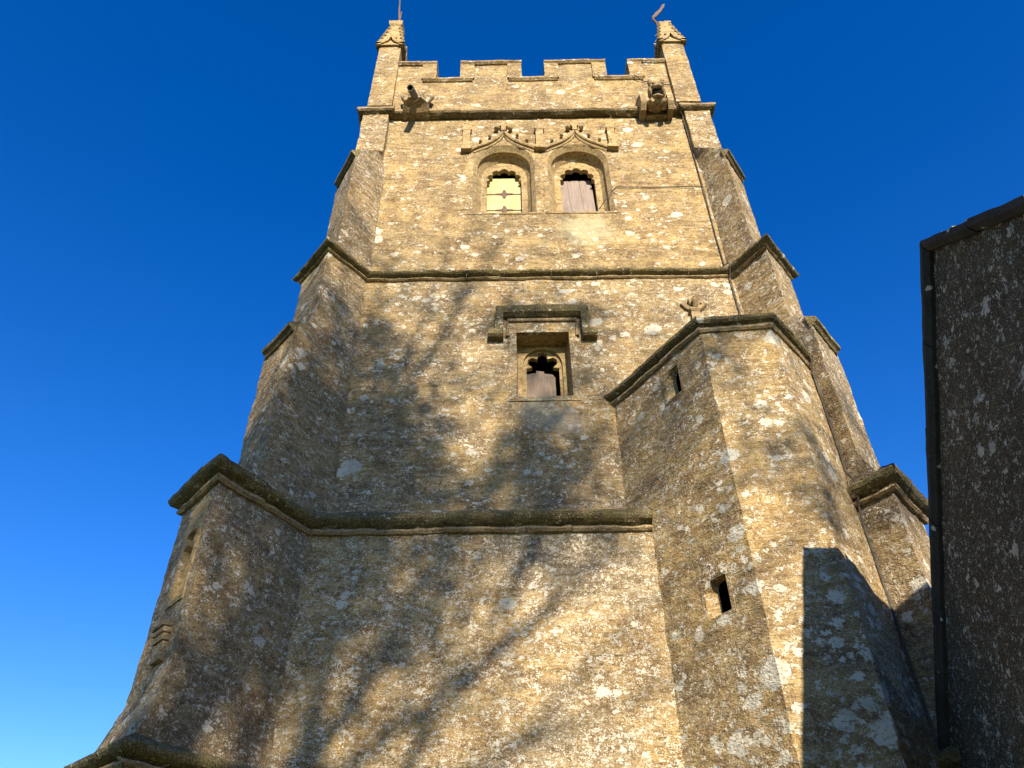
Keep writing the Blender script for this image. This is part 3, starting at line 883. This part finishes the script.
for A, B in zip(ro, ro[1:]):
    for k in range(nn):
        q = (k + 1) % nn
        sp.face([A[k], A[q], B[q], B[k]])
sp.face(ro[-1], mi=1)  # black disc for the shade down the pipe
sub(sp, 'lead_spout', [M['lead'], M['void']], gg, smooth=40)
# right: open-mouthed beast head between folded wings
gx, gy, gz = 2.98, 8.42, 15.82
gb = MB()
gb.loft([[(gx - .21, 8.70, gz - .21), (gx + .21, 8.70, gz - .21), (gx + .19, 8.70, gz + .16), (gx - .19, 8.70, gz + .16)],
         [(gx - .20, 8.54, gz - .20), (gx + .20, 8.54, gz - .20), (gx + .17, 8.54, gz + .12), (gx - .17, 8.54, gz + .12)]], .05, 2.0)
blob(gb, (gx, 8.42, gz + .0), (.17, .24, .17), 16, 11)          # chest
for sx in (-1, 1):
    blob(gb, (gx + sx * .13, 8.38, gz - .08), (.075, .12, .13))      # shoulders
    gb.tube([(gx + sx * .15, 8.36, gz - .05), (gx + sx * .15, 8.28, gz - .17), (gx + sx * .12, 8.20, gz - .20)], [.06, .055, .045], 8)   # forelegs
gg = part(gb, 'gargoyle', M['roll'], smooth=60)
hb = MB()
HT = Matrix.Translation((gx, 8.22, gz + .13)) @ Matrix.Rotation(R(38), 4, 'X')     # face turned down towards the churchyard
def hblob(mb, c, r, **k):
    t = MB(); blob(t, c, r, 14, 9, **k)
    t.v = [tuple(HT @ Vector(v)) for v in t.v]
    n = len(mb.v); mb.v += t.v; mb.f += [[q + n for q in f] for f in t.f]; mb.uv += t.uv; mb.mi += t.mi
hblob(hb, (0, .06, .03), (.17, .17, .16))                      # skull
hblob(hb, (0, -.10, .07), (.105, .10, .06))                    # snout over the open mouth
hblob(hb, (0, -.08, -.14), (.12, .11, .045))                   # lower jaw
for sx in (-1, 1):
    hblob(hb, (sx * .125, .02, .19), (.045, .045, .085))       # ears
    hblob(hb, (sx * .075, -.09, .14), (.045, .04, .035))       # brows
    hblob(hb, (sx * .135, -.02, -.04), (.04, .10, .12))        # cheeks
sub(hb, 'beast_head', M['roll'], gg, smooth=60)
mv = MB(); hblob(mv, (0, -.085, -.035), (.10, .05, .085), amp=.3)  # solid near-black blob painted in for the shaded open mouth
sub(mv, 'mouth_shade_blob', M['void'], gg, smooth=60)
for sx in (-1, 1):
    wb = MB()
    wb.loft([[(gx + sx * .27 - .06, 8.68, z), (gx + sx * .27 - .06, y, z), (gx + sx * .27 + .06, y, z), (gx + sx * .27 + .06, 8.68, z)][::1] for z, y in ((gz - .22, 8.40), (gz - .10, 8.28), (gz + .12, 8.26), (gz + .26, 8.42), (gz + .34, 8.56))], .05, 2.0)
    sub(wb, 'wing', M['roll'], gg, smooth=60)

# --- lightning conductor and a stray cable
lc = MB()
lc.tube([(2.70, YP - .10, 17.13), (2.86, YP - .03, 17.0), (3.2, YP - .03, 16.86), (3.50, YP - .03, 16.80), (3.53, YP - .03, 16.3), (3.52, 8.56, 16.02), (3.45, 8.50, 15.95), (3.41, 8.45, 15.88), (3.42, 8.45, 15.79), (3.53, 8.60, 15.67), (3.545, 8.63, 14.4), (3.55, 8.62, 13.2), (3.54, 8.63, 12.0),
         (3.55, 8.62, 11.2), (3.55, 8.42, 11.05), (3.55, 8.42, 10.95), (3.55, 8.54, 10.8), (3.555, 8.54, 9.5), (3.60, 8.50, 8.7)], .011, 6)
lc.tube([(3.97, 7.74, 8.75), (3.972, 7.69, 8.42), (3.972, 7.69, 8.30), (3.98, 7.79, 8.16), (3.98, 7.795, 7.4), (3.98, 7.795, 6.6), (3.965, 7.66, 6.40), (3.96, 7.61, 6.28), (3.96, 7.74, 6.08), (3.96, 7.77, 5.8), (3.96, 7.77, 4.2), (3.96, 7.77, 2.0), (3.96, 7.77, .05)], .013, 6)
part(lc, 'lightning_conductor', M['cable'])
cb = MB()
cb.tube([(1.62, Y3 + .10, 12.9), (1.74, Y3 - .02, 13.02), (1.86, Y3 - .025, 13.25), (1.97, Y3 - .025, 13.39), (2.6, Y3 - .022, 13.37), (3.2, Y3 - .022, 13.38), (3.54, Y3 - .022, 13.38)], .009, 6)
part(cb, 'cable', M['cable'])

# ------------------------------------------------------------------ gabled building on the right
AX = Vector((3.46, 4.18, 6.52))
az = R(9)
gu = Vector((math.sin(az), math.cos(az), 0))       # along the gable wall, away from the camera
gr = Vector((math.cos(az), -math.sin(az), 0))      # into the building
pit = math.tan(R(39.5))
HWN, HWF = 3.9, 4.3                               # near and far half widths
gable = thing('gabled_building', 'dark shaded rubble stone gable with coped edge at the right of the tower', 'church building', (AX.x + 3, AX.y - .4, 0))
def gp(part_, name, mats, parent=None, **k):
    o = part_.build(name, mats, parent or gable, **k)
    return fix(o, gable) if parent is None else o
def W(u, z, n=0.0):
    return AX * 1.0 + gu * u + gr * n + Vector((0, 0, z - AX.z))
top = AX.z - .10
wl_ = MB()
ze_n, ze_f = top - HWN * pit, top - HWF * pit
# gable triangle as columns, each a patch whose top follows the rake
def rake(u): return top - abs(u) * pit
N = 26
us = [-HWN + (HWN + HWF) * k / N for k in range(N + 1)]
us = sorted(set([u for u in us if abs(u) > .05] + [0.0]))
# seen from the camera the far end (+u) lies on the left, so run from +u to -u
for a, b in zip(us[::-1], us[::-1][1:]):
    wl_.patch(W(a, -.1), W(b, -.1), W(b, rake(b)), W(a, rake(a)), .09, 1.3, u0=-a)
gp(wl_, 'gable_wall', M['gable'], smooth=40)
cpn = MB()
prof = [(-.075, .08), (.34, .08), (.34, .0), (.02, .0), (.02, -.045), (-.035, -.045), (-.075, .01)]   # (n into building, up)
def rakept(u, p): return W(u, rake(u) + p[1] + .03, p[0])
for sgn, hw in ((1, HWF), (-1, HWN)):
    L = hw
    segs = [(.0 + k * .62, min(.0 + (k + 1) * .62, L)) for k in range(int(L / .62) + 1)]
    for k, (a, b) in enumerate(segs):
        if b - a < .05: continue
        e = .006
        lift = random.Random(k * 7 + sgn).uniform(-.008, .012)
        A = [rakept(sgn * (a + e), (p[0], p[1] + lift)) for p in prof]; B = [rakept(sgn * (b - e), (p[0], p[1] + lift)) for p in prof]
        n = len(prof)
        for q in range(n):
            r = (q + 1) % n
            if sgn > 0: cpn.patch(A[q], A[r], B[r], B[q], .1, .8, vz=False)
            else: cpn.patch(A[r], A[q], B[q], B[r], .1, .8, vz=False)
        cpn.face([jit(p, .8) for p in (A if sgn < 0 else A[::-1])]); cpn.face([jit(p, .8) for p in (B[::-1] if sgn < 0 else B)])
gp(cpn, 'gable_coping', M['soffit'], smooth=40)
rt = MB()
for sgn, hw in ((1, HWF), (-1, HWN)):
    e = .12
    P = [W(sgn * (hw + e), rake(hw + e) + .04, .30), W(sgn * (hw + e), rake(hw + e) + .04, 9), W(0, top + .04, 9), W(0, top + .04, .30)]
    if sgn > 0: P = [P[1], P[0], P[3], P[2]]
    rt.patch(P[0], P[1], P[2], P[3], .25, 1.5)
roof = gp(rt, 'roof', M['slate'], smooth=40)
for uu, hh in ((-.10, .08), (-.25, .085)):
    tb_ = MB()
    tb_.loft([[W(uu - .07, rake(uu) + .0, .20), W(uu - .07, rake(uu) + .0, .02), W(uu + .09, rake(uu) + .0, .02), W(uu + .09, rake(uu) + .0, .20)],
              [W(uu - .06, rake(uu) + hh + .03, .20), W(uu - .06, rake(uu) + hh + .03, .03), W(uu + .05, rake(uu) + hh + .03, .03), W(uu + .05, rake(uu) + hh + .03, .20)]], .04, 1.6)
    sub(tb_, 'coping_tile', M['slate'], roof, smooth=40)
rd = MB()
for k in range(14):
    n0 = .40 + k * .6
    T = Matrix(((gr.x, gu.x, 0, W(0, 0, n0).x), (gr.y, gu.y, 0, W(0, 0, n0).y), (0, 0, 1, top + .03), (0, 0, 0, 1)))
    rd.loft([[T @ Vector((x, y, z)) for x, y, z in ((.0, -.17, -.12), (.58, -.17, -.12), (.58, .17, -.12), (.0, .17, -.12))],
             [T @ Vector((x, y, z)) for x, y, z in ((.0, -.03, .12), (.58, -.03, .10), (.58, .03, .10), (.0, .03, .12))]], .1, 1.4)
sub(rd, 'ridge_tiles', M['slate'], roof, smooth=40)
ow = MB()
ow.patch(W(-HWN, -.1, 9), W(-HWN, -.1, 0), W(-HWN, ze_n, 0), W(-HWN, ze_n, 9), .3, 1)
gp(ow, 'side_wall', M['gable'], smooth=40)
ow = MB()
ow.patch(W(HWF, -.1, 0), W(HWF, -.1, 9), W(HWF, ze_f, 9), W(HWF, ze_f, 0), .3, 1)
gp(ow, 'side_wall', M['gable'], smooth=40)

# ------------------------------------------------------------------ bare winter tree behind the viewer, its branches shade the tower
rng = random.Random(7)
TB = Vector((.2, -15.0, 0))
tree = thing('bare_tree', 'tall winter tree with few clinging leaves that throws branch shadows on the tower', 'tree', TB)
tk, cr, lf = MB(), MB(), MB()
def grow(p, d, ln, r, depth, mb):
    n = 4 if depth < 3 else 3
    pts, rad = [p.copy()], [r]
    q = p.copy(); dd = d.copy()
    for k in range(n):
        dd = (dd + Vector((rng.uniform(-1, 1), rng.uniform(-1, 1), rng.uniform(-.6, .9))) * (.14 + .03 * depth)).normalized()
        q = q + dd * ln / n
        pts.append(q.copy()); rad.append(r * (1 - .42 * (k + 1) / n))
    mb.tube(pts, rad, 7 if depth < 2 else 5 if depth < 4 else 3, cap=False)
    if depth >= 4:
        dens = noise.noise(Vector((pts[-1].x, pts[-1].y * .6, pts[-1].z)) * .55 + Vector((5, 2, 1)))
        if dens > -.09 and pts[-1].z < 20.9:
            for k in range(int(7 + 26 * max(0, min(1, dens * 2.0 + .1)))):
                c = pts[-1] + Vector((rng.gauss(0, .20), rng.gauss(0, .20), rng.gauss(0, .16)))
                a = Vector((rng.uniform(-1, 1), rng.uniform(-1, 1), rng.uniform(-1, 1))).normalized()
                b = a.orthogonal().normalized(); l = rng.uniform(.05, .09)
                lf.face([c - a * l, c + b * l * .5, c + a * l, c - b * l * .5])
    if depth >= 7 or r < .0055: return
    kids = 3 if depth < 5 else 2
    for k in range(kids):
        i = rng.choice((2, 3, 4) if n == 4 else (1, 2, 3)) if k else n
        i = min(i, n)
        az_ = rng.uniform(0, 2 * math.pi); sp_ = rng.uniform(.35, .85) if k else rng.uniform(.1, .35)
        o = dd.orthogonal().normalized(); o2 = dd.cross(o)
        nd = (dd * math.cos(sp_) + (o * math.cos(az_) + o2 * math.sin(az_)) * math.sin(sp_) + Vector((0, 0, .10))).normalized()
        grow(pts[i], nd, ln * rng.uniform(.66, .86), rad[i] * (rng.uniform(.76, .9) if k == 0 else rng.uniform(.58, .80)), depth + 1, cr)
trunk_pts = [TB + Vector((0, 0, -.2)), TB + Vector((.1, 0, 3.8)), TB + Vector((0, .1, 7.5)), TB + Vector((.0, 0, 11.6))]
tk.tube(trunk_pts, [.62, .46, .38, .32], 12)
fix(tk.build('trunk', M['bark'], tree, smooth=60), tree)
for k in range(10):
    a = k * 2.4 + .3
    base = trunk_pts[2].lerp(trunk_pts[3], min(1, .1 + k * .1))
    grow(base, Vector((math.cos(a) * .75, math.sin(a) * .75, .85)).normalized() if k < 9 else Vector((.05, 0, 1)), 3.5 if k < 9 else 4.2, .16 if k < 9 else .26, 1, cr)
fix(cr.build('crown', M['bark'], tree, smooth=60), tree)
fix(lf.build('clinging_leaves', M['leaf'], tree), tree)
